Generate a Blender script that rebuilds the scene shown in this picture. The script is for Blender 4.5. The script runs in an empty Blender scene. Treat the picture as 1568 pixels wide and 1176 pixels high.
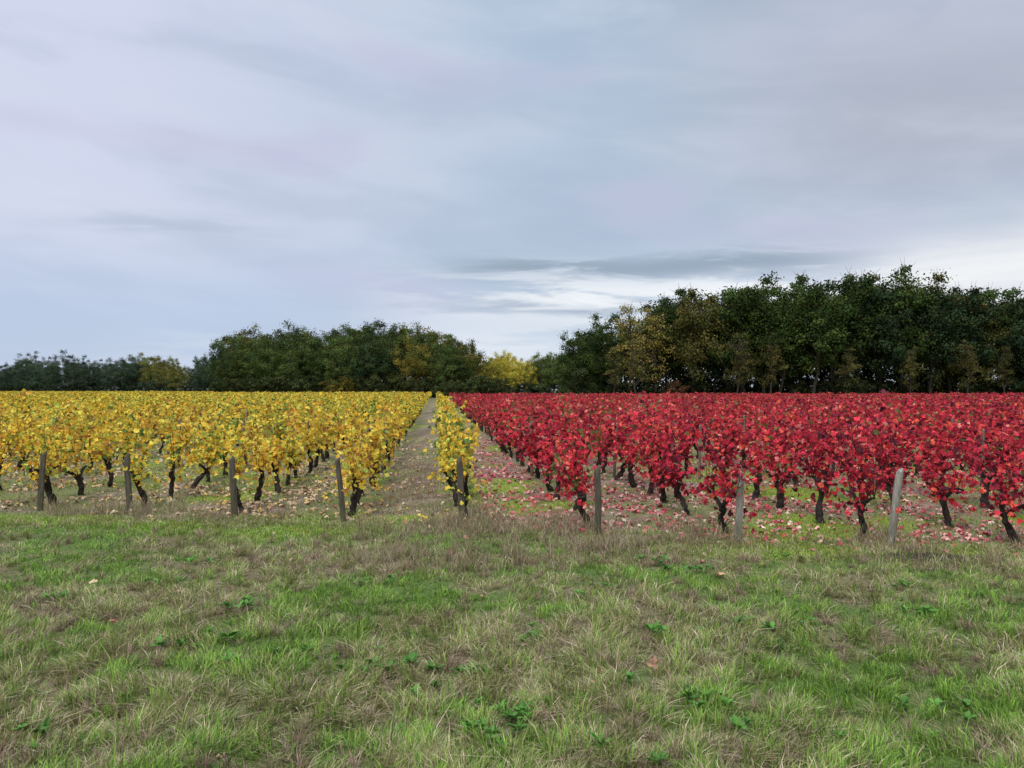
import bpy, math, numpy as np
rng=np.random.default_rng(7)
scn=bpy.context.scene
scn.view_settings.view_transform='Standard'; scn.view_settings.look='None'; scn.view_settings.exposure=0
COL=scn.collection
# ---------------------------------------------------------------- noise
_g={}
def vn(x,y,sc,seed):
    if seed not in _g: _g[seed]=np.random.default_rng(1000+seed).random((256,256))
    g=_g[seed]; x=np.asarray(x,float)/sc+1000.3; y=np.asarray(y,float)/sc+1000.7
    xi=np.floor(x).astype(int); yi=np.floor(y).astype(int); fx=x-xi; fy=y-yi
    fx=fx*fx*(3-2*fx); fy=fy*fy*(3-2*fy)
    a=g[xi%256,yi%256]; b=g[(xi+1)%256,yi%256]; c=g[xi%256,(yi+1)%256]; d=g[(xi+1)%256,(yi+1)%256]
    return (a*(1-fx)+b*fx)*(1-fy)+(c*(1-fx)+d*fx)*fy
def fbm(x,y,sc,seed,o=4):
    t=0;w=0;a=1
    for i in range(o):
        t=t+a*vn(x,y,sc/2**i,seed+i*17); w+=a; a*=.55
    return t/w
def ss(a,b,x): 
    t=np.clip((np.asarray(x,float)-a)/(b-a),0,1); return t*t*(3-2*t)
def lerp(a,b,t): return a*(1-t)+b*t
def mixc(A,B,t):
    return A*(1-t[:,None])+B*t[:,None]
def C3(*v): return np.array(v,float)
SL=0.0979
def ystart(u): return np.maximum((9.43-0.234*u)/0.977,4.6)
def sd_of(x,y): return y-(9.43-0.234*np.asarray(x,float))
def mole(x,y): return np.exp(-((x-4.15)/.5)**2-((y-7.8)/.2)**2)
def gh(x,y):
    x=np.asarray(x,float);y=np.asarray(y,float)
    near=1-ss(60,140,np.hypot(x,y))
    return near*(0.10*(fbm(x,y,2.6,3)-.5)+0.05*(fbm(x,y,.5,9,3)-.5))+0.08*mole(x,y)*(.6+.8*fbm(x,y,.15,12,2))
# ---------------------------------------------------------------- mesh helper
def build(name,parts,mats,parent=None,smooth=False,link=True):
    parts=[p for p in parts if len(p[0])]
    off=0;Vs=[];Fs=[];Cs=[];Ms=[]
    for p in parts:
        V,F,C,m=p
        Vs.append(V);Fs.append(F+off);off+=len(V)
        C=np.asarray(C,float)
        if C.ndim==1: C=np.tile(C,(len(V),1))
        Cs.append(C);Ms.append(np.full(len(F),m,np.int32))
    V=np.concatenate(Vs);F=np.concatenate(Fs);C=np.concatenate(Cs);M=np.concatenate(Ms)
    me=bpy.data.meshes.new(name)
    me.vertices.add(len(V)); me.vertices.foreach_set("co",V.astype(np.float32).ravel())
    k=F.shape[1]
    me.loops.add(F.size); me.loops.foreach_set("vertex_index",F.astype(np.int32).ravel())
    me.polygons.add(len(F)); me.polygons.foreach_set("loop_start",np.arange(0,F.size,k,dtype=np.int32))
    me.polygons.foreach_set("material_index",M)
    me.polygons.foreach_set("use_smooth",np.full(len(F),smooth))
    for m in mats: me.materials.append(m)
    me.update(calc_edges=True)
    ca=me.color_attributes.new("Col",'FLOAT_COLOR','POINT')
    ca.data.foreach_set("color",np.concatenate([C,np.ones((len(C),1))],1).astype(np.float32).ravel())
    if not link: return me
    ob=bpy.data.objects.new(name,me); COL.objects.link(ob)
    if parent: ob.parent=parent
    return ob
def norm(v): return v/np.maximum(np.linalg.norm(v,axis=-1,keepdims=True),1e-9)
def frames(t,n):
    t=norm(t); a=norm(np.cross(t,n)); n2=np.cross(a,t)
    return np.stack([a,t,n2],-1)
def scatter(T,F,pos,R,s,col,shade=None,jit=0):
    n=len(pos); nv=len(T)
    s=np.asarray(s,float)
    if s.ndim==1: s=s[:,None,None]
    L=np.tile(T[None],(n,1,1))
    if jit: L=L+rng.normal(0,jit,L.shape)*np.array([.4,.4,1])
    L=L*s
    V=np.einsum('nij,nvj->nvi',R,L)+pos[:,None,:]
    FF=(F[None]+(np.arange(n)*nv)[:,None,None]).reshape(-1,3)
    C=np.repeat(col[:,None,:],nv,1)
    if shade is not None: C=C*shade[None,:,None]
    return V.reshape(-1,3),FF,C.reshape(-1,3)
def tube(P,r,sides=6,cap=False):
    P=np.asarray(P,float); r=np.asarray(r,float); n=len(P)
    t=norm(np.gradient(P,axis=0)); ref=np.array([1,0,0.]) if abs(t[0,0])<.8 else np.array([0,0,1.])
    a=norm(np.cross(t,ref)); b=np.cross(t,a)
    an=np.arange(sides)*2*math.pi/sides
    V=P[:,None]+r[:,None,None]*(np.cos(an)[None,:,None]*a[:,None]+np.sin(an)[None,:,None]*b[:,None])
    V=V.reshape(-1,3)
    i=np.arange(n-1)[:,None]*sides; j=np.arange(sides)[None]; j2=(j+1)%sides
    A=(i+j).ravel();B=(i+j2).ravel();Cc=(i+sides+j2).ravel();D=(i+sides+j).ravel()
    F=np.concatenate([np.stack([A,B,Cc],1),np.stack([A,Cc,D],1)])
    if cap:
        V=np.concatenate([V,P[-1:]]); k=len(V)-1; base=(n-1)*sides
        jj=np.arange(sides); F=np.concatenate([F,np.stack([base+jj,base+(jj+1)%sides,np.full(sides,k)],1)])
    return V,F
def merge(ts):
    off=0;Vs=[];Fs=[]
    for V,F in ts: Vs.append(V);Fs.append(F+off);off+=len(V)
    if not Vs: return np.zeros((0,3)),np.zeros((0,3),int)
    return np.concatenate(Vs),np.concatenate(Fs)
# ---------------------------------------------------------------- materials
def newmat(name):
    m=bpy.data.materials.new(name); m.use_nodes=True
    nt=m.node_tree; nt.nodes.clear(); return m,nt,nt.nodes,nt.links
def leafmat(name,trans=.35,objcol=False,rough=.55,spec=.25,nscale=40,nvar=.3):
    m,nt,N,L=newmat(name)
    at=N.new('ShaderNodeAttribute'); at.attribute_name='Col'
    col=at.outputs['Color']
    if objcol:
        oi=N.new('ShaderNodeObjectInfo'); mx=N.new('ShaderNodeMix'); mx.data_type='RGBA'; mx.blend_type='MULTIPLY'; mx.inputs[0].default_value=1
        L.new(col,mx.inputs[6]); L.new(oi.outputs['Color'],mx.inputs[7]); col=mx.outputs[2]
    if nvar>0:
        tc=N.new('ShaderNodeTexCoord'); nz=N.new('ShaderNodeTexNoise'); nz.inputs['Scale'].default_value=nscale; nz.inputs['Detail'].default_value=1
        L.new(tc.outputs['Object'],nz.inputs['Vector'])
        mr=N.new('ShaderNodeMapRange'); mr.inputs[1].default_value=.3; mr.inputs[2].default_value=.7; mr.inputs[3].default_value=1-nvar; mr.inputs[4].default_value=1+nvar
        L.new(nz.outputs[0],mr.inputs[0])
        sc=N.new('ShaderNodeVectorMath'); sc.operation='SCALE'; L.new(col,sc.inputs[0]); L.new(mr.outputs[0],sc.inputs['Scale'])
        col=sc.outputs[0]
    o=N.new('ShaderNodeOutputMaterial')
    if spec>0:
        p=N.new('ShaderNodeBsdfPrincipled'); p.inputs['Roughness'].default_value=rough; p.inputs['Specular IOR Level'].default_value=spec
        L.new(col,p.inputs['Base Color'])
    else:
        p=N.new('ShaderNodeBsdfDiffuse'); L.new(col,p.inputs['Color'])
    if trans>0:
        tr=N.new('ShaderNodeBsdfTranslucent'); ms=N.new('ShaderNodeMixShader'); ms.inputs[0].default_value=trans
        L.new(col,tr.inputs['Color'])
        L.new(p.outputs[0],ms.inputs[1]); L.new(tr.outputs[0],ms.inputs[2]); L.new(ms.outputs[0],o.inputs[0])
    else: L.new(p.outputs[0],o.inputs[0])
    return m
def roughmat(name,scale=30,var=.5,bump=.5,stretch=(1,1,1),rough=.9,dist=.02):
    m,nt,N,L=newmat(name)
    at=N.new('ShaderNodeAttribute'); at.attribute_name='Col'
    tc=N.new('ShaderNodeTexCoord'); mp=N.new('ShaderNodeMapping'); mp.inputs['Scale'].default_value=stretch
    L.new(tc.outputs['Object'],mp.inputs['Vector'])
    nz=N.new('ShaderNodeTexNoise'); nz.inputs['Scale'].default_value=scale; nz.inputs['Detail'].default_value=5; nz.inputs['Roughness'].default_value=.65
    L.new(mp.outputs[0],nz.inputs['Vector'])
    mr=N.new('ShaderNodeMapRange'); mr.inputs[1].default_value=.3; mr.inputs[2].default_value=.7; mr.inputs[3].default_value=1-var; mr.inputs[4].default_value=1+var
    L.new(nz.outputs[0],mr.inputs[0])
    sc=N.new('ShaderNodeVectorMath'); sc.operation='SCALE'; L.new(at.outputs['Color'],sc.inputs[0]); L.new(mr.outputs[0],sc.inputs['Scale'])
    p=N.new('ShaderNodeBsdfPrincipled'); p.inputs['Roughness'].default_value=rough; p.inputs['Specular IOR Level'].default_value=.15
    bp=N.new('ShaderNodeBump'); bp.inputs['Strength'].default_value=bump; bp.inputs['Distance'].default_value=dist
    L.new(nz.outputs[0],bp.inputs['Height']); L.new(bp.outputs[0],p.inputs['Normal'])
    o=N.new('ShaderNodeOutputMaterial'); L.new(sc.outputs[0],p.inputs['Base Color']); L.new(p.outputs[0],o.inputs[0])
    return m
M_vleaf=leafmat('vine_leaf',trans=.28,spec=.12,nvar=.22); M_vfar=leafmat('vine_leaf_distant',trans=.15,spec=0,nvar=0); M_tleaf=leafmat('tree_leaf',trans=0,spec=0,objcol=True,nvar=0)
M_grass=leafmat('grass_blade',trans=.15,spec=.1,nvar=0); M_litter=leafmat('dead_leaf',trans=0,nscale=60,nvar=.3)
M_bark=roughmat('vine_bark',45,.6,.8,(1,1,.35)); M_tbark=roughmat('tree_bark',3,.4,.5,(1,1,.3))
M_wood=roughmat('weathered_wood',55,.45,.7,(1,1,.12)); M_ground=roughmat('ground_soil',22,.5,.9,dist=.03)
# ---------------------------------------------------------------- ground
fine=.085
xs=np.arange(-13,13,fine); g=13*1.07**np.arange(0,90); g=g[g<4500]; g=np.append(g,4500)
X=np.concatenate([-g[::-1],xs[1:],g])
ysf=np.arange(1,24,fine); gy=24*1.06**np.arange(0,95); gy=gy[gy<4500]; gy=np.append(gy,4500)
Y=np.concatenate([-gy[::-1][:-8],np.arange(-20,1,1.5),ysf,gy]); Y=np.unique(np.round(Y,4))
XX,YY=np.meshgrid(X,Y); xf=XX.ravel(); yf=YY.ravel()
patches=[(-.95,6.9,1.1,.4,1),(2.5,6.05,.9,.35,1),(-2.6,5.2,1.2,.4,.7),(0.3,5.9,.7,.3,.6),(-4.5,6.7,1.,.35,.8),(4.0,6.7,1.1,.25,-1),(3.4,5.1,.8,.3,-.6),(-1.8,7.9,1.8,.25,-.8),(1.8,4.2,.9,.5,.5),(-.4,4.1,.9,.3,.4),(-2.4,3.9,.7,.25,-.6),(.9,7.6,1.5,.25,-.6),(-.2,5.1,.9,.25,-.4),(1.6,5.4,.7,.2,-.5),(-3.6,5.9,1.,.2,-.6)]
def greenness(x,y):
    v=(fbm(x,y*1.8,1.1,21,5)-.5)*3.8+.52+(fbm(x,y,.2,27,3)-.5)*2.2
    for px,py,a,b,w in patches: v=v+w*.6*np.exp(-((x-px)/a)**2-((y-py)/b)**2)
    v=v-.35*np.exp(-((sd_of(x,y)+.4)/.8)**2)
    return np.clip(v,0,1)
mp=[(-6.0,10.2,1.1,.5),(-2.6,9.15,.8,.4),(0.05,10.5,.4,1.),(3.05,8.2,.9,.4),(2.9,9.3,.5,.5),(-4.3,9.6,.6,.35),(4.6,10.,.9,.5),(.1,13,.3,1.5),(5.0,8.3,.5,.25),(1.8,8.6,.4,.3)]
def mossiness(x,y):
    u=x+SL*y; right=ss(1.4,2.,u); lane=ss(-1.05,-.8,u)*(1-ss(-.1,.1,u))
    v=(fbm(x,y,1.0,55,4)-.525+.02*right-.09*lane)*4.5
    v=v*ss(-.8,0.2,sd_of(x,y))
    e=(fbm(x,y,.3,58,3)-.5)*1.6
    for px,py,a,b in mp: v=v+(1.1+e)*np.exp(-((x-px)/a)**2-((y-py)/b)**2)
    return np.clip(v,0,1)
def soil_col(x,y):
    sd=sd_of(x,y); gr=greenness(x,y)
    mead=mixc(C3(.16,.13,.07),C3(.09,.14,.03),gr)
    lf=fbm(x,y,.25,77,3)
    vine=mixc(C3(.15,.11,.075),C3(.27,.20,.14),ss(.35,.65,lf))
    u=x+SL*y; right=ss(1.1,1.6,u); lane=ss(.55,.8,u)*(1-ss(1.7,1.95,u)); laneL=ss(-1.05,-.8,u)*(1-ss(-.0,.2,u))
    vine=mixc(vine,C3(.16,.20,.05),(.7-.35*laneL)*ss(.36,.56,fbm(x,y,.8,81,3)))
    vine=mixc(vine,C3(.28,.16,.13),.35*right*ss(.4,.6,fbm(x,y,.5,91,3)))
    vine=mixc(vine,C3(.26,.14,.12),.5*lane)
    c=mixc(mead,vine,ss(-1.0,.3,sd))
    c=mixc(c,C3(.22,.29,.035),.85*mossiness(x,y))
    c=mixc(c,C3(.045,.033,.024),np.clip(mole(x,y)*1.6,0,1))
    far=ss(100,200,np.hypot(x,y)); c=mixc(c,C3(.10,.11,.05),far)
    return c
zf=gh(xf,yf); nx=len(X); ny=len(Y)
i=np.arange(ny-1)[:,None]*nx; j=np.arange(nx-1)[None]
a=(i+j).ravel(); F=np.concatenate([np.stack([a,a+1,a+nx+1],1),np.stack([a,a+nx+1,a+nx],1)])
build('ground',[(np.stack([xf,yf,zf],1),F,soil_col(xf,yf),0)],[M_ground],smooth=True)
# ---------------------------------------------------------------- grass
def blades(x,y,h,w,lean,col,th=None):
    n=len(x); z=gh(x,y)-.004
    if th is None: th=rng.random(n)*2*math.pi
    ph=th+math.pi/2+rng.normal(0,.6,n)
    d=np.stack([np.cos(th),np.sin(th)],1); s=np.stack([np.cos(ph),np.sin(ph)],1)*w[:,None]*.5
    o=lean*h; up=h*np.sqrt(np.clip(1-np.minimum(lean,.97)**2*.85,.05,1))
    P=np.zeros((n,5,3))
    P[:,0,:2]=np.stack([x,y],1)-s; P[:,1,:2]=np.stack([x,y],1)+s; P[:,:2,2]=z[:,None]
    mid=np.stack([x,y],1)+d*(o*.35)[:,None]; P[:,2,:2]=mid-s*.8; P[:,3,:2]=mid+s*.8; P[:,2:4,2]=(z+up*.62)[:,None]
    P[:,4,:2]=np.stack([x,y],1)+d*o[:,None]; P[:,4,2]=z+up*.95
    Fb=np.array([[0,1,3],[0,3,2],[2,3,4]])
    FF=(Fb[None]+(np.arange(n)*5)[:,None,None]).reshape(-1,3)
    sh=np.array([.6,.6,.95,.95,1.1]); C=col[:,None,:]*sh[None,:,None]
    return P.reshape(-1,3),FF,C.reshape(-1,3)
def sample(n,y0,y1,p=1.0,wk=.72,wc=1.3):
    y=y0*(y1/y0)**(rng.random(n*1)) if p==1 else y0+(y1-y0)*rng.random(n)
    x=(rng.random(n)*2-1)*(wk*y+wc); return x,y
G=C3(.165,.29,.045);G2=C3(.25,.41,.06);OL=C3(.26,.27,.09);ST=C3(.54,.46,.29);ST2=C3(.37,.30,.175);DG=C3(.07,.15,.035);PU=C3(.35,.245,.175)
n=430000
x,y=sample(n,2.7,10.2); sd=sd_of(x,y)
keep=((sd<.3)|(rng.random(n)<.2))&(rng.random(n)>mole(x,y)*1.5); x=x[keep];y=y[keep];sd=sd[keep];n=len(x)
gr=greenness(x,y); r=rng.random(n); cl=fbm(x,y,.13,31,3)
keep=rng.random(n)<(.35+.65*ss(.32,.6,cl)); x=x[keep];y=y[keep];sd=sd[keep];gr=gr[keep];r=r[keep];cl=cl[keep];n=len(x)
pal=np.array([DG,G,G2,OL,ST2,ST])
lo=np.array([.07,.11,.05,.35,.26,.16]).cumsum(); hi=np.array([.16,.46,.27,.07,.02,.02]).cumsum()
cum=lo[None]*(1-gr[:,None])+hi[None]*gr[:,None]
idx=np.clip((r[:,None]>cum).sum(1),0,5); col=pal[idx]*rng.uniform(.7,1.3,n)[:,None]
col*=(.7+.6*ss(.3,.7,cl))[:,None]
dry=idx>=4
h=rng.uniform(.03,.085,n)*(.35+1.3*ss(.3,.7,cl))*(1+.25*(1-gr))*(1-.3*ss(5,8,y))
tall=rng.random(n)<.015; h[tall]*=2
lean=np.where(dry,rng.uniform(.5,1.5,n),rng.uniform(.1,1.1,n))
w=rng.uniform(.002,.0042,n)*(1+y/9)
th=fbm(x,y,.5,35,2)*14+rng.normal(0,1.1,n)
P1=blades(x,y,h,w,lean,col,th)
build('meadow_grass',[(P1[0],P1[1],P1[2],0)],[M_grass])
nt_=1800; tx,ty=sample(nt_,3.0,9.6); kp=(rng.random(nt_)<(.35+.65*(1-greenness(tx,ty))))&(mole(tx,ty)<.2)&(mossiness(tx,ty)<.4); tx=tx[kp];ty=ty[kp]; nt_=len(tx)
per=34; I=np.repeat(np.arange(nt_),per); n=len(I); hs=rng.uniform(.06,.13,nt_)*(1+.35*(ty>7.5))
th=rng.random(n)*6.283; rr_=np.abs(rng.normal(0,.022,n)); x=tx[I]+np.cos(th)*rr_; y=ty[I]+np.sin(th)*rr_
tc_=np.where(rng.random(nt_)[:,None]<.45,PU,np.where(rng.random(nt_)[:,None]<.5,ST2,OL))
cc=tc_[I]*rng.uniform(.65,1.35,n)[:,None]; 
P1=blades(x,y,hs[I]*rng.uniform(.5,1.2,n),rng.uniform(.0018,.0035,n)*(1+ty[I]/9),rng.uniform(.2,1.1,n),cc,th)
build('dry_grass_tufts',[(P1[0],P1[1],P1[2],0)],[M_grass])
n=340000
x,y=sample(n,7.0,26,wk=.7,wc=1); sd=sd_of(x,y)
wd=ss(.42,.60,fbm(x,y,.9,61,3)); u=x+SL*y
laneL=ss(-1.0,-.8,u)*(1-ss(-.05,.15,u))*(sd>0)*.8
cent=np.exp(-((x+.75)/.9)**2-((y-9.8)/2.2)**2)*1.1
cent2=np.exp(-((x-.6)/.9)**2-((y-8.4)/.5)**2)*1.2
cent3=np.exp(-((x+4.3)/.7)**2-((y-10.)/.5)**2)*1.2
dens=np.clip((np.exp(-((sd+.1)/.7)**2)*(.15+.85*wd)+cent+cent2+cent3+laneL*(.3+.7*wd)),0,1)*(1-.93*mossiness(x,y))*(mole(x,y)<.3)
clm=fbm(x,y,.12,36,2)
k1=rng.random(n)<dens*(.3+.7*ss(.35,.6,clm))
xd,yd=x[k1],y[k1]; m=len(xd); rr=rng.random(m)
cd=np.where(rr[:,None]<.42,PU,np.where(rr[:,None]<.72,ST2,np.where(rr[:,None]<.82,ST,OL)))*rng.uniform(.6,1.25,m)[:,None]
hk=np.where(sd[k1]>1.5,.55,1)
Pd=blades(xd,yd,rng.uniform(.05,.20,m)*(.5+.8*wd[k1])*hk*(.5+ss(.35,.65,clm[k1])),rng.uniform(.003,.0065,m),rng.uniform(.2,1.1,m),cd)
x,y=sample(320000,7.4,30,wk=.7,wc=1); sd=sd_of(x,y); mo=mossiness(x,y); u=x+SL*y
k2=(sd>-1.3)&(rng.random(len(x))<np.clip(mo*.85+(sd>-.9)*(.2+.5*ss(.42,.6,fbm(x,y,.7,88,3))),0,1))&((np.abs(u+.42)>.6)|(rng.random(len(x))<.5))
x,y,mo=x[k2],y[k2],mo[k2];m=len(x)
cm=mixc(lerp(C3(.18,.26,.05)[None],C3(.34,.30,.17)[None],(rng.random(m)<.3)[:,None].astype(float)),C3(.28,.40,.04),mo)*rng.uniform(.6,1.3,m)[:,None]
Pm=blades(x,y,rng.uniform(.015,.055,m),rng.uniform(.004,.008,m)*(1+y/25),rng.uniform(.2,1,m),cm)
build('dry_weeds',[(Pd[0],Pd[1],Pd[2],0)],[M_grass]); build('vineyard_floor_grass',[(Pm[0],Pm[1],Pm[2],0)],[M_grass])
# broadleaf weeds
OT=np.array([[0,0,0],[.16,.35,.06],[.19,.7,.05],[0,1,-.12],[-.19,.7,.05],[-.16,.35,.06],[0,.5,0]]); OF=np.array([[0,1,6],[1,2,6],[2,3,6],[3,4,6],[4,5,6],[5,0,6]])
rp=[(-.72,4.6),(-.6,4.75),(-.9,4.72),(-.3,4.55),(-.36,4.4),(-1.7,4.85),(-1.55,5.0),(1.05,4.1),(.9,4.25),(.1,4.0),(.0,4.15),(1.2,5.2),(-.05,3.75),(.6,3.6),(1.75,3.8),(-2.3,3.7),(.08,3.5),(-.2,3.9),(1.3,3.95)]
rp+= [tuple(q) for q in np.stack([rng.uniform(-4,4,22),rng.uniform(3.1,8,22)],1)]
pos=[];t=[];nn=[];s=[];c=[]
for (px,py) in rp:
    for cx in range(rng.integers(2,6)):
        qx=px+rng.normal(0,.13);qy=py+rng.normal(0,.09); nl=rng.integers(8,15); b=C3(.09,.22,.04)*rng.uniform(.8,1.4); sz=rng.uniform(.035,.07)
        for q in range(nl):
            an=rng.random()*6.28; up=rng.uniform(.15,1.3)
            pos.append((qx,qy,float(gh(qx,qy))+.035)); t.append((math.cos(an),math.sin(an),up)); nn.append((-.5*math.cos(an)+rng.normal(0,.2),-.5*math.sin(an)+rng.normal(0,.2),1)); s.append(sz*rng.uniform(.6,1.3)); c.append(b*rng.uniform(.8,1.25))
pw=scatter(OT*np.array([1,1,1]),OF,np.array(pos),frames(np.array(t),np.array(nn)),np.array(s),np.array(c),jit=.04)
build('broadleaf_weeds',[(pw[0],pw[1],pw[2],0)],[M_grass])
# ---------------------------------------------------------------- leaf templates
ang=[90,72,47,22,-2,-42,-78]; rad=[1.,.66,.92,.58,.78,.6,.22]
pts=[(a,r) for a,r in zip(ang,rad)]+[(180-a,r) for a,r in list(zip(ang,rad))[:0:-1]]
def lobed(curl,fold):
    V=[(0,0,0)]
    for a_,r_ in pts:
        X_=r_*math.cos(math.radians(a_));Y_=r_*math.sin(math.radians(a_)); V.append((X_,Y_,-curl*r_*r_+fold*abs(X_)))
    V=np.array(V)*.55; k=len(pts); F=np.array([[0,1+(i_+1)%k,1+i_] for i_ in range(k)]); return V,F
LT=[lobed(.25,.15),lobed(.5,-.1),lobed(.1,.5)]
DT=np.array([[0,-.45,0],[.42,.02,.12],[0,.55,-.05],[-.42,.05,.12]]); DF=np.array([[0,1,2],[0,2,3]])
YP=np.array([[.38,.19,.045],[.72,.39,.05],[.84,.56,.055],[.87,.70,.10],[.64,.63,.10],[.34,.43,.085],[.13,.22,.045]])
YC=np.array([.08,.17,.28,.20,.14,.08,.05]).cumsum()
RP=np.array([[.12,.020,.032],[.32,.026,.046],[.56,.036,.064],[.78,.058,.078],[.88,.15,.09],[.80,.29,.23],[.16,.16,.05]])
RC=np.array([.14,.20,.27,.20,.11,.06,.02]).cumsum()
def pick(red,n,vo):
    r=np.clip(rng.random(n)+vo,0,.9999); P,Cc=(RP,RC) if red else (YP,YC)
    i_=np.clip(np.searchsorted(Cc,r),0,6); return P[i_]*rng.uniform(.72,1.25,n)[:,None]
BK=C3(.033,.026,.021)
def wig(n,a):
    w_=np.cumsum(rng.normal(0,a,n)); return w_-np.linspace(w_[0],w_[-1]*.4,n)
def vine_near(x0,y0,red,parts_leaf,tubes,lod,thin=1.0,vo0=0):
    z0=float(gh(x0,y0)); dr=np.array([-SL,1,0]); ac=np.array([1,SL,0])
    hh=rng.uniform(.32,.48); le=rng.normal(0,.06,2)
    n=10; tt=np.linspace(0,1,n); P=np.zeros((n,3))
    P[:,0]=x0+le[0]*tt*1.2+wig(n,.014); P[:,1]=y0+le[1]*2.0*tt**1.4+wig(n,.014); P[:,2]=z0-.03+hh*tt
    tr=rng.uniform(.03,.047); r=tr*(1.25-.4*tt+rng.normal(0,.13,n)); r[-1]*=1.5; r[-2]*=1.3; r[0]*=1.3
    tubes.append(tube(P,r,8 if lod==0 else 4,True)); head=P[-1]
    arms=[]
    for sgn in (-1,1):
        if rng.random()<.12: continue
        L=rng.uniform(.25,.46); q=np.linspace(0,1,5); A=head+dr*sgn*(L*q)[:,None]+ac*(rng.normal(0,.09)*q)[:,None]; A[:,2]+=.16*np.sin(q*1.7)+rng.normal(0,.012,5); A[0]-=np.array([0,0,.03])
        tubes.append(tube(A,tr*(.85-.55*q),5 if lod==0 else 3)); arms.append(A)
    if not arms: arms=[np.tile(head,(5,1))]
    ns=int(rng.integers(9,15)*thin); top=z0+1.13+rng.normal(0,.10); vo=rng.normal(0,.10)+vo0
    if red and rng.random()<.18: vo+=.16
    Lp=[]
    for s_ in range(ns):
        A=arms[rng.integers(len(arms))]; b=A[rng.integers(0,5)]
        q=np.linspace(0,1,5); Z=top-b[2]+rng.normal(0,.16)
        if rng.random()<.2: Z*=.6
        ox=rng.normal(0,.11); oy=rng.normal(0,.22)
        S=b+ac*(ox*q)[:,None]+dr*(oy*q)[:,None]; S[:,2]+=Z*q
        if rng.random()<.3: S=S+ac*(rng.choice([-1,1])*.22*q**2)[:,None]; S[:,2]-=.5*q**2.5
        if lod==0: tubes.append(tube(S,.0045*(1.1-.7*q),3))
        nl=24 if lod==0 else 18
        tq=rng.uniform(.03,1.03,nl)**.95; pz=np.stack([np.interp(tq,q,S[:,k]) for k in range(3)],1)
        off=rng.normal(0,1,(nl,3))*np.array([.055,.07,.05]); Lp.append(pz+off)
    nl=int((30 if lod==0 else 18)*thin)
    f=np.stack([rng.normal(0,.11,nl),rng.normal(0,.32,nl),rng.uniform(.27,.62,nl)+z0],1); Lp.append(np.array([x0,y0,0])+ac*f[:,:1]+dr*f[:,1:2]+np.array([0,0,1])*f[:,2:])
    Lp=np.concatenate(Lp); n=len(Lp)
    hz=(Lp[:,2]-z0); c=pick(red,n,vo+(.15*(hz-.75) if red else .06*(.9-hz)))  # red leaves pick darker maroon lower down: canopy shade put into leaf colour
    out=(Lp[:,0]-x0)[:,None]*ac
    t=np.stack([rng.normal(0,.7,n),rng.normal(0,.7,n),rng.uniform(-1.2,.3,n)],1)+out*1.5
    nr=rng.normal(0,.7,(n,3))+np.array([0,-.25,.55])+out*2
    s=rng.uniform(.06,.11,n) if lod==0 else rng.uniform(.075,.12,n)
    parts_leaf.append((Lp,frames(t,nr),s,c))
def far_leaves(xv,yv,per,size,red,zlo,zhi):
    nv=len(xv)
    if nv==0: return None
    vo=rng.normal(0,.11,nv)+(fbm(xv,yv,9,41,3)-.5)*.5; tp=rng.normal(0,.10,nv)+zhi
    cnt=np.maximum((per*rng.uniform(.45,1.3,nv)).astype(int),2)
    I=np.repeat(np.arange(nv),cnt); n=len(I)
    hz=zlo+(tp[I]-zlo)*rng.random(n)**.85
    al=rng.normal(0,.32,n); acr=rng.normal(0,.11,n)*(1-.25*(hz>1.1))
    P=np.stack([xv[I]+acr-SL*al,yv[I]+al+SL*acr,hz-.13*(al/.5)**2+gh(xv,yv)[I]],1)
    c=pick(red,n,vo[I]+(.14*(hz-.95) if red else 0))  # low red leaves biased dark here too, under-canopy shade painted in
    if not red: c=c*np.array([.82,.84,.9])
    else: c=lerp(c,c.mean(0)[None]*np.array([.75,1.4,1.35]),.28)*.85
    t=np.stack([rng.normal(0,.8,n),rng.normal(0,.8,n),rng.uniform(-1.2,.4,n)],1); nr=rng.normal(0,.8,(n,3))+np.array([0,-.2,.4])
    V,F,C=scatter(DT,DF,P,frames(t,nr),rng.uniform(.75,1.3,n)*size,c)
    return (V,F,C,2)
WOOD=C3(.17,.145,.11)
def post(x0,y0,h,lx,ly,r=.045,col=WOOD,sides=9):
    z0=float(gh(x0,y0)); q=np.array([0,.02,.25,.5,.75,.93,.985,1.]); P=np.zeros((8,3)); P[:,0]=x0+lx*q+rng.normal(0,.003,8); P[:,1]=y0+ly*q; P[:,2]=z0-.1+(h+.1)*q
    V,F=tube(P,r*np.array([1.05,1.05,1.,.98,.94,.92,.86,.7])*rng.uniform(.97,1.03,8),sides,True)
    an=np.arange(sides)*2*math.pi/sides; ir=1+.16*np.cos(an*2+rng.random()*6)+rng.normal(0,.07,sides)
    for ring in range(8):
        sl=slice(ring*sides,(ring+1)*sides); V[sl]=P[ring]+(V[sl]-P[ring])*ir[:,None]
        if ring>=6: V[sl,2]+=.02*np.cos(an+1)
    c=np.tile(col,(len(V),1))*rng.uniform(.85,1.15,len(V))[:,None]
    zz=(V[:,2]-z0)
    mossy=.45*(1-ss(.1,.5,zz))[:,None]; c=c*(1-mossy)+C3(.08,.09,.04)*mossy
    return V,F,c
massY=[];massR=[];wires=[]
front={-4:(-6.72,11.0,.82,.07,0),-3:(-5.34,10.83,.80,-.05,0),-2:(-3.68,10.28,.80,-.04,0),-1:(-2.14,9.9,.80,-.09,0),0:(-.63,9.9,.80,-.05,0),1:(1.01,9.03,.82,-.01,0),2:(2.53,8.72,.78,.05,0),3:(4.12,8.46,.85,.12,0)}
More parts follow.
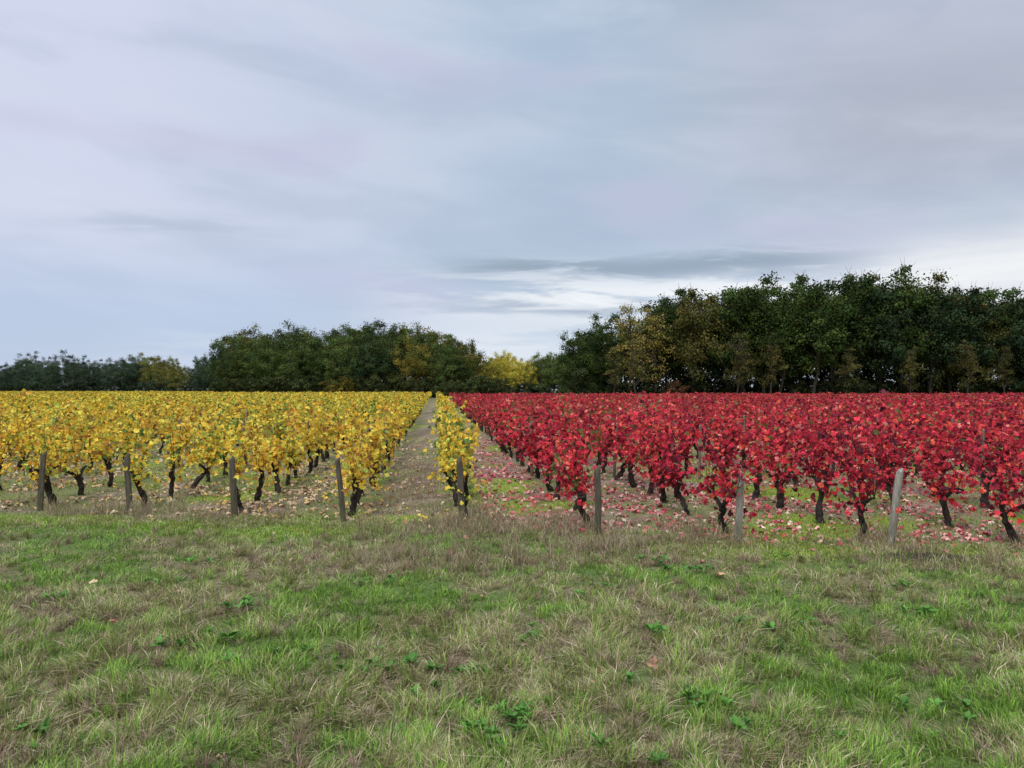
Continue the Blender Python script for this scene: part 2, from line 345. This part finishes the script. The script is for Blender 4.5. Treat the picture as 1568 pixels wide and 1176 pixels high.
for k in range(-160,72):
    u=.36+1.53*k; red=k>=1
    ys=float(ystart(u)); ye=103 if red else (158 if u>-62 else 235)
    yv=np.arange(ys+.5,ye,1.06); yv=yv+rng.normal(0,.07,len(yv)); xv=u-SL*yv+rng.normal(0,.035,len(yv))
    kp=(np.abs(xv)<.74*yv+3)&(rng.random(len(yv))>.045); xv=xv[kp];yv=yv[kp]
    if len(xv)==0: continue
    tubes=[];pl0=[];pl1=[];parts=[]
    th_=.7 if k==0 else 1.; v0=.13 if k==0 else (0.08 if k in(-3,-6) else (-.08 if k in (-1,-2,-5) else 0))
    sel=yv<13.5
    for a_,b_ in zip(xv[sel],yv[sel]): vine_near(a_,b_,red,pl0,tubes,0,th_*(.8 if b_<ys+1 else 1),v0)
    sel2=(yv>=13.5)&(yv<23)
    for a_,b_ in zip(xv[sel2],yv[sel2]): vine_near(a_,b_,red,pl1,tubes,1,th_,v0)
    if pl0:
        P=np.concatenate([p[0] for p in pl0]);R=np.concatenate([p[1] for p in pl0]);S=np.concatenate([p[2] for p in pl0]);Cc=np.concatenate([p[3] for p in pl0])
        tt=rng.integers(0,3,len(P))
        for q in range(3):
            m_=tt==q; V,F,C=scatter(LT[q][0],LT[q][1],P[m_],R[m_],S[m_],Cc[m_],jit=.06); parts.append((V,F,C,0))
    if pl1:
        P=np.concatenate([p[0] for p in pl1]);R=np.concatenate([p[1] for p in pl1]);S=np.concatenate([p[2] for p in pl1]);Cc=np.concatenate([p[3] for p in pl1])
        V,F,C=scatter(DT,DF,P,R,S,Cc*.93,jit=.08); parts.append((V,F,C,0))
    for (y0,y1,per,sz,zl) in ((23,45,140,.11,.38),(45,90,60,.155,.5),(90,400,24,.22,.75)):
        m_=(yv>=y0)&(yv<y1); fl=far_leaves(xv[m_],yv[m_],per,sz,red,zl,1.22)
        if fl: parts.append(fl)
    m_=(yv>=23)&(yv<60)
    for a_,b_ in zip(xv[m_],yv[m_]):
        l_=rng.normal(0,.08,2); tubes.append(tube([[a_,b_,-.05],[a_+l_[0]*.3,b_+l_[1],.25],[a_+l_[0],b_+l_[1]*1.5,.6]],[.04,.03,.03],4))
    V,F=merge(tubes)
    if len(V): parts.append((V,F,BK*rng.uniform(.75,1.4,(len(V),1)),1))
    cname=('red' if red else 'yellow')+'_grapevine_row'
    if len(pl0)>0: build(cname,parts,[M_vleaf,M_bark,M_vfar])
    else: (massR if red else massY).extend(parts)
    pp=[]
    if k in front:
        fx,fy,fh,lx,ly=front[k]; colp=C3(.30,.275,.225) if k in(2,3) else WOOD*.62
        V,F,c=post(fx,fy,fh,lx,ly,.037 if k!=3 else .042,colp); build('wooden_vine_post',[(V,F,c,0)],[M_wood])
    for yy in np.arange(ys+ (0 if k not in front else 6.2),45,6.2):
        xx_=u-SL*yy
        if abs(xx_)<.74*yy+3: pp.append(post(xx_+.03,yy,rng.uniform(.95,1.1),rng.normal(0,.04),rng.normal(0,.04),.03,sides=6))
    if pp:
        V,F=merge([(p[0],p[1]) for p in pp]); build('trellis_posts',[(V,F,np.concatenate([p[2] for p in pp]),0)],[M_wood])
    if -9<=k<=6:
        for hz in (.55,.78):
            yy=np.linspace(ys+.02,30,26); P=np.stack([u-SL*yy,yy,hz+.0*yy+gh(u-SL*yy,yy)*.3-.01*np.sin(yy*1.013)**2],1); wires.append(tube(P,np.full(26,.0016),3))
build('yellow_vineyard',massY,[M_vleaf,M_bark,M_vfar]); build('red_vineyard',massR,[M_vleaf,M_bark,M_vfar])
V,F=merge(wires); build('trellis_wire',[(V,F,C3(.2,.2,.2),0)],[M_wood])
# ---------------------------------------------------------------- leaf litter
def litter(n,y0,y1,test,pal,pr,name):
    x,y=sample(n,y0,y1,wk=.7,wc=1); keep=rng.random(n)<test(x,y); x=x[keep];y=y[keep];n=len(x)
    c=pal[rng.choice(len(pal),n,p=pr)]*rng.uniform(.7,1.25,n)[:,None]
    P=np.stack([x,y,gh(x,y)+rng.uniform(.015,.05,n)],1); th=rng.random(n)*6.28
    t=np.stack([np.cos(th),np.sin(th),rng.normal(0,.25,n)],1); nr=rng.normal(0,.35,(n,3))+np.array([0,0,1])
    V,F,C=scatter(LT[1][0],LT[1][1],P,frames(t,nr),rng.uniform(.055,.1,n)*(1+.01*y),c,jit=.12)
    build(name,[(V,F,C,0)],[M_litter])
def tl(x,y):
    u=x+SL*y; return np.where(u<.9,1,0.02)*ss(-.5,.4,sd_of(x,y))*np.clip(.25+1.6*(fbm(x,y,.9,71,3)-.35)*2,0,1)*(1-.6*mossiness(x,y))*np.where(u>-.9,.4,1)
def trr(x,y):
    u=x+SL*y; return np.where(u>.7,1,0.0)*ss(-.3,.5,sd_of(x,y))*np.clip(.25+1.6*(fbm(x,y,.9,72,3)-.35)*2+.5*(u<1.8),0,1)*(1-.5*mossiness(x,y))*np.where((u<1.8),1.,.75)
litter(21000,8,27,tl,np.array([[.56,.40,.22],[.46,.28,.13],[.66,.53,.33],[.62,.45,.08],[.24,.14,.07]]),[.3,.25,.2,.1,.15],'fallen_yellow_leaves')
litter(24000,7.5,27,trr,np.array([[.56,.15,.15],[.62,.34,.28],[.42,.05,.07],[.62,.48,.36],[.25,.09,.07]]),[.3,.24,.2,.13,.13],'fallen_red_leaves')
def tm(x,y): return .5*ss(-3,-.3,sd_of(x,y))+.05
litter(420,3.2,9,tm,np.array([[.42,.22,.13],[.50,.34,.2],[.45,.16,.12]]),[.4,.35,.25],'scattered_dead_leaves')
P=np.array([[.83,4.55,.09],[-3.6,6.65,.06],[1.85,6.9,.06]])
V,F,C=scatter(LT[0][0],LT[0][1],P,frames(np.array([[.3,.2,1],[1,0,.1],[1,.3,.2]],float),np.array([[.1,-1,.3],[0,-.3,1],[0,0,1]],float)),np.array([.10,.09,.10]),np.array([[.5,.30,.2],[.6,.42,.25],[.5,.3,.15]]),jit=.1)
build('fallen_leaf',[(V,F,C,0)],[M_litter])
# ---------------------------------------------------------------- trees
def tree_mesh(seed,H=14.,low=.3,wide=.30,ncl=60,per=75,lsz=.26,sparse=0,csz=.085,rndz=.42):
    r=np.random.default_rng(seed); tubes=[]
    n=8;q=np.linspace(0,1,n);P=np.zeros((n,3));P[:,0]=np.cumsum(r.normal(0,.18,n));P[:,1]=np.cumsum(r.normal(0,.18,n));P[:,2]=H*.88*q;P[0,2]=-.3
    tubes.append(tube(P,H*.013*(1.15-1.0*q),7))
    cz=H*(1+low)/2; rz=H*(1-low)/2; rx=H*wide
    ph=r.random(6)*6.28; cl=[]
    while len(cl)<ncl:
        d=norm(r.normal(0,1,3)); rr=r.random()**rndz
        th=math.atan2(d[1],d[0]); lob=1+.18*math.sin(3*th+ph[0])+.15*math.sin(5*th+ph[1]+d[2]*3)+.12*math.sin(d[2]*7+ph[2])
        p=np.array([d[0]*rx*rr*lob,d[1]*rx*rr*lob,cz+d[2]*rz*rr*(1+.08*math.sin(4*th+ph[3]))])
        if p[2]>H*1.0: continue
        cl.append(p)
    cl=np.array(cl)
    for c in cl[r.permutation(ncl)[:22]]:
        z0=max(.18*H,c[2]-np.hypot(c[0],c[1])*r.uniform(.5,1.1)); z0=min(z0,H*.8)
        b=np.array([np.interp(z0,P[:,2],P[:,0]),np.interp(z0,P[:,2],P[:,1]),z0]); qq=np.linspace(0,1,5)
        L=b+(c-b)*qq[:,None]; L[:,2]+=.06*H*np.sin(qq*3.14)*.5; L+=r.normal(0,.1,(5,3))*qq[:,None]
        tubes.append(tube(L,H*.0055*(1.1-.9*qq),4))
    for c in cl:
        for _ in range(3):
            e=c+norm(r.normal(0,1,3)+np.array([0,0,.8]))*r.uniform(.8,1.6)*H/14; tubes.append(tube([c,(c+e)/2+r.normal(0,.08,3),e],[.03,.02,.008],3))
    I=np.repeat(np.arange(ncl),per); n=len(I)
    cs=H*csz*r.uniform(.6,1.3,ncl)
    o=r.normal(0,1,(n,3)); o=norm(o)*(np.minimum(np.abs(r.normal(0,.45,n))+.3,1.05))[:,None]*1.15*np.array([1,1,.75])
    pos=cl[I]+o*cs[I][:,None]
    b=r.uniform(.55,1.45,ncl)[I]
    hue=r.normal(0,1,ncl)[I][:,None]*np.array([.14,.04,0])
    col=(np.array([1,1,1])+hue)*b[:,None]*r.uniform(.7,1.3,n)[:,None]
    nr=norm(o)+r.normal(0,.5,(n,3))+np.array([0,0,.3]); t=r.normal(0,1,(n,3))
    V,F,C=scatter(DT,DF,pos,frames(t,nr),r.uniform(.6,1.35,n)*lsz,np.clip(col,0,3))
    Vt,Ft=merge(tubes)
    return build('tree',[(V,F,C,0),(Vt,Ft,C3(.055,.045,.035),1)],[M_tleaf,M_tbark],link=False)
tall=[tree_mesh(100+i,low=.22,wide=.24,ncl=80,per=110,csz=.078) for i in range(5)]
lowt=[tree_mesh(150+i,low=.05,wide=.26,ncl=90,per=105,csz=.08) for i in range(4)]
roundt=[tree_mesh(200+i,low=.05,wide=.37,ncl=105,per=100,csz=.078) for i in range(5)]
sparse=[tree_mesh(300+i,low=.2,wide=.18,ncl=42,per=50,lsz=.24,csz=.065) for i in range(3)]
bush=[tree_mesh(400+i,H=5,low=-.1,wide=.5,ncl=40,per=60,lsz=.24,csz=.12) for i in range(3)]
def empty(n):
    e=bpy.data.objects.new(n,None); COL.objects.link(e); return e
def put(name,me,x,y,H,base,col,par,wx=1.):
    ob=bpy.data.objects.new(name,me); COL.objects.link(ob); ob.parent=par; s=H/base
    ob.location=(x,y,0); ob.scale=(s*wx*rng.uniform(.9,1.1),s*wx*rng.uniform(.9,1.1),s); ob.rotation_euler=(0,0,rng.random()*6.28)
    ob.color=(*col,1); return ob
def top_h(px,prof,D):
    xp=[a for a,b in prof]; yp=[b for a,b in prof]; return 1.7+D*(596-np.interp(px,xp,yp))/1185
gcol=lambda: C3(.054,.084,.022)*rng.uniform(.7,1.25)
R=empty('oak_woodland')
profR=[(860,535),(880,500),(905,488),(935,492),(955,482),(985,462),(1010,470),(1030,452),(1060,446),(1100,462),(1120,447),(1150,440),(1200,431),(1240,438),(1280,432),(1330,430),(1385,430),(1425,445),(1440,449),(1490,437),(1530,458),(1568,448),(1700,440),(1900,445)]
for row,(D,stp,dh) in enumerate([(112,38,.3),(118,40,.6),(126,44,0)]):
    px=880+row*14
    while px<1860:
        x=(px-784)/1185*D; H=top_h(px,profR,D)+dh+rng.normal(0,.8)+.3; c=gcol()
        if rng.random()<.15: c=C3(.10,.10,.028)*rng.uniform(.8,1.2)
        if rng.random()<.3: c=C3(.033,.055,.023)
        me=tall[rng.integers(5)] if rng.random()<(.75 if row==0 else .5) else lowt[rng.integers(4)]
        if px<935: me=lowt[rng.integers(4)]
        if row<2 and 955<px<1005: me=sparse[rng.integers(3)]; c=C3(.26,.22,.055)
        put('oak_tree',me,x,D+rng.normal(0,1.6),H,14.2,c,R,1. if px>930 else .85)
        px+=stp*rng.uniform(.7,1.2)
for px,H,D in ((1127,10,107),(1143,9,108),(975,9,108),(940,8,109),(1395,8,107),(1180,10,107),(1300,8,108),(1480,9,107),(1540,8,108)):
    put('birch_tree',sparse[rng.integers(3)],(px-784)/1185*D,D,H,14.2,C3(.12,.115,.035)*rng.uniform(.7,1.2),R,1)
for px in np.arange(880,1850,9.5):
    D=rng.uniform(108,124); put('understory_bush',bush[rng.integers(3)],(px-784)/1185*D,D,rng.uniform(2.2,4.2) if rng.random()<.75 else 5.5,5.2,C3(.036,.046,.018)*rng.uniform(.6,1.3) if rng.random()>.1 else C3(.12,.06,.03),R,1.1)
Lw=empty('mixed_woodland')
profL=[(325,560),(338,525),(352,508),(385,502),(440,500),(490,504),(520,494),(560,494),(600,500),(630,494),(665,500),(700,515),(725,532),(745,548),(760,560)]
for row,(D,stp,dh) in enumerate([(170,36,-3.2),(176,34,-.8),(184,34,.2),(192,42,-.4)]):
    px=350+row*9-8
    while px<746-row*4:
        x=(px-784)/1185*D; H=max(4.,top_h(px,profL,D)+dh+.4+rng.normal(0,.6)); t_=(px-330)/420
        c=C3(.085,.12,.032)*rng.uniform(.65,1.2)
        r_=rng.random()
        if px>610 and r_<.4: c=C3(.20,.175,.035)*rng.uniform(.8,1.2)
        elif 380<px<480 and r_<.3: c=C3(.15,.135,.04)
        elif r_<.35: c=C3(.05,.08,.03)
        put('deciduous_tree',roundt[rng.integers(5)],x,D+rng.normal(0,2),H,14.4,c,Lw,.95)
        px+=stp*rng.uniform(.7,1.2)
for px in np.arange(335,765,11):
    for D in (rng.uniform(163,167),rng.uniform(196,200)):
        put('understory_bush',bush[rng.integers(3)],(px-784)/1185*D,D,rng.uniform(3,5.5),5.2,(C3(.06,.075,.025) if rng.random()>.1 else C3(.22,.18,.035))*rng.uniform(.6,1.3),Lw,1.2)
Fr=empty('distant_treeline')
profF=[(-200,548),(0,562),(20,556),(55,545),(80,552),(100,541),(125,552),(150,558),(180,548),(205,545),(240,546),(280,556),(310,543),(340,548),(400,550),(740,552),(765,546),(800,541),(812,548),(840,534),(870,540),(900,545),(1100,545)]
for row,(D,stp) in enumerate([(262,24),(275,22),(290,26)]):
    px=-180+row*9
    while px<930:
        if 380<px<720: px=722
        x=(px-784)/1185*D; H=top_h(px,profF,D)+rng.normal(0,1.1)+(.5 if row else -.5)
        c=C3(.065,.10,.055)*rng.uniform(.7,1.2); nm='distant_tree'
        if 225<px<300 and rng.random()<.7: c=C3(.18,.18,.045)
        if 740<px<812: c=C3(.56,.48,.07)*rng.uniform(.7,1.1)
        if px>812: c=C3(.12,.16,.045)
        put(nm,roundt[rng.integers(5)],x,D+rng.normal(0,3),H,14.4,c,Fr,.9); px+=stp*rng.uniform(.75,1.2)
for px in np.arange(-180,930,12):
    D=rng.uniform(256,296); put('hedge_bush',bush[rng.integers(3)],(px-784)/1185*D,D,rng.uniform(4,6.5),5.2,C3(.055,.08,.045)*rng.uniform(.7,1.2),Fr,1.3)
# ---------------------------------------------------------------- sky world
w=bpy.data.worlds.new("World"); scn.world=w; w.use_nodes=True; nt=w.node_tree; N=nt.nodes; L=nt.links; N.clear()
def m(op,a,b=None,c=None):
    nd=N.new('ShaderNodeMath'); nd.operation=op
    for i_,v in enumerate((a,b,c)):
        if v is None: continue
        if isinstance(v,(int,float)): nd.inputs[i_].default_value=v
        else: L.new(v,nd.inputs[i_])
    return nd.outputs[0]
def sms(v,a,b,lo=0,hi=1):
    nd=N.new('ShaderNodeMapRange'); nd.interpolation_type='SMOOTHSTEP'
    L.new(v,nd.inputs[0])
    for i_,q in zip((1,2,3,4),(a,b,lo,hi)): nd.inputs[i_].default_value=q
    return nd.outputs[0]
def mix(f,A,B,bt='MIX'):
    nd=N.new('ShaderNodeMix'); nd.data_type='RGBA'; nd.blend_type=bt; nd.clamp_factor=True
    if isinstance(f,(int,float)): nd.inputs[0].default_value=f
    else: L.new(f,nd.inputs[0])
    for i_,v in ((6,A),(7,B)):
        if isinstance(v,tuple): nd.inputs[i_].default_value=(*v,1)
        else: L.new(v,nd.inputs[i_])
    return nd.outputs[2]
tc=N.new('ShaderNodeTexCoord'); sp=N.new('ShaderNodeSeparateXYZ'); L.new(tc.outputs['Generated'],sp.inputs[0])
az=m('ARCTAN2',sp.outputs[0],sp.outputs[1]); el=m('ARCSINE',sp.outputs[2])
def noise(sa,se,seed,detail=5,rough=.5,dist=0,shear=0):
    cb=N.new('ShaderNodeCombineXYZ'); L.new(m('MULTIPLY',az,sa),cb.inputs[0]); L.new(m('ADD',m('MULTIPLY',el,se),m('MULTIPLY',az,shear)),cb.inputs[1]); cb.inputs[2].default_value=seed
    nz=N.new('ShaderNodeTexNoise'); nz.inputs['Scale'].default_value=1; nz.inputs['Detail'].default_value=detail; nz.inputs['Roughness'].default_value=rough; nz.inputs['Distortion'].default_value=dist
    L.new(cb.outputs[0],nz.inputs['Vector']); return nz.outputs[0]
def gauss(v,c,s): 
    d=m('DIVIDE',m('SUBTRACT',v,c),s); return m('EXPONENT',m('MULTIPLY',m('MULTIPLY',d,d),-1))
big=noise(1.8,5.0,3.1,3,.45,.1,shear=.5); med=noise(3.2,12,7.7,5,.5,.3,shear=.8); st=noise(5.5,42,11.3,5,.6,.5); wob=noise(4,6,20.2,2)
base=mix(sms(az,-.55,.1),(.64,.68,.84),(.42,.53,.67))
base=mix(m('MULTIPLY',sms(az,0.,.5),sms(el,.1,.3)),base,(.44,.475,.565))
base=mix(m('MULTIPLY',sms(big,.42,.68),.5),base,(.63,.67,.80))
base=mix(m('MULTIPLY',sms(med,.48,.72),.35),base,(.72,.75,.86))
base=mix(m('MULTIPLY',sms(med,.5,.3),.35),base,(.37,.45,.58))
base=mix(m('MULTIPLY',sms(noise(2.5,9,31.,2,.4,.1),.55,.7),.4),base,(.54,.52,.70))
lowL=m('MULTIPLY',gauss(el,.07,.08),sms(az,.0,-.35)); base=mix(m('MULTIPLY',lowL,.65),base,(.44,.56,.75))
lowC=m('MULTIPLY',sms(el,.14,.03),sms(az,-.35,-.05)); base=mix(m('MULTIPLY',lowC,.8),base,(.66,.74,.84))
elw=m('ADD',el,m('MULTIPLY',m('SUBTRACT',wob,.5),.03))
band=m('MULTIPLY',m('MULTIPLY',gauss(elw,.118,.035),sms(az,-.25,.1)),sms(st,.36,.56)); base=mix(m('MULTIPLY',band,.95),base,(.90,.92,.95))
band3=m('MULTIPLY',m('MULTIPLY',gauss(elw,.05,.03),sms(az,-.6,-.1)),sms(st,.4,.6)); base=mix(m('MULTIPLY',band3,.6),base,(.78,.83,.90))
rb=m('MULTIPLY',gauss(elw,.13,.045),sms(az,.3,.55)); base=mix(m('MULTIPLY',rb,.9),base,(.87,.88,.89))
dk=m('MULTIPLY',m('MULTIPLY',gauss(elw,.157,.015),m('MULTIPLY',sms(az,-.13,-.0),sms(az,.5,.3))),sms(st,.62,.42)); base=mix(m('MULTIPLY',dk,.95),base,(.31,.38,.48))
dk2=m('MULTIPLY',m('MULTIPLY',gauss(elw,.108,.011),gauss(az,.06,.14)),sms(st,.64,.42)); base=mix(m('MULTIPLY',dk2,.8),base,(.36,.43,.54))
dk3=m('MULTIPLY',m('MULTIPLY',gauss(elw,.19,.012),gauss(az,-.42,.12)),sms(st,.6,.42)); base=mix(m('MULTIPLY',dk3,.6),base,(.42,.49,.61))
bright=sms(el,.48,1.0,1,2.9); 
vm=N.new('ShaderNodeVectorMath'); vm.operation='SCALE'; L.new(base,vm.inputs[0]); L.new(m('MULTIPLY',bright,10.5),vm.inputs['Scale'])
sky=N.new('ShaderNodeTexSky'); sky.sky_type='NISHITA'; sky.sun_disc=False; sky.sun_elevation=math.radians(52); sky.sun_rotation=math.radians(200)
out=mix(.94,sky.outputs[0],vm.outputs[0])
bg=N.new('ShaderNodeBackground'); bg.inputs['Strength'].default_value=.1; L.new(out,bg.inputs['Color'])
wo=N.new('ShaderNodeOutputWorld'); L.new(bg.outputs[0],wo.inputs[0])
sl=bpy.data.lights.new('sun','SUN'); sl.energy=1.5; sl.angle=math.radians(14); sl.color=(1,.96,.9); so=bpy.data.objects.new('sun',sl); COL.objects.link(so)
so.rotation_euler=(math.radians(38),0,math.radians(-20))
# ---------------------------------------------------------------- camera
cd=bpy.data.cameras.new('camera'); cd.sensor_width=36; cd.lens=27.2; cd.clip_end=8000; cd.clip_start=.05
co=bpy.data.objects.new('camera',cd); COL.objects.link(co); co.location=(0,0,1.7); co.rotation_euler=(math.radians(90.43),0,0); scn.camera=co
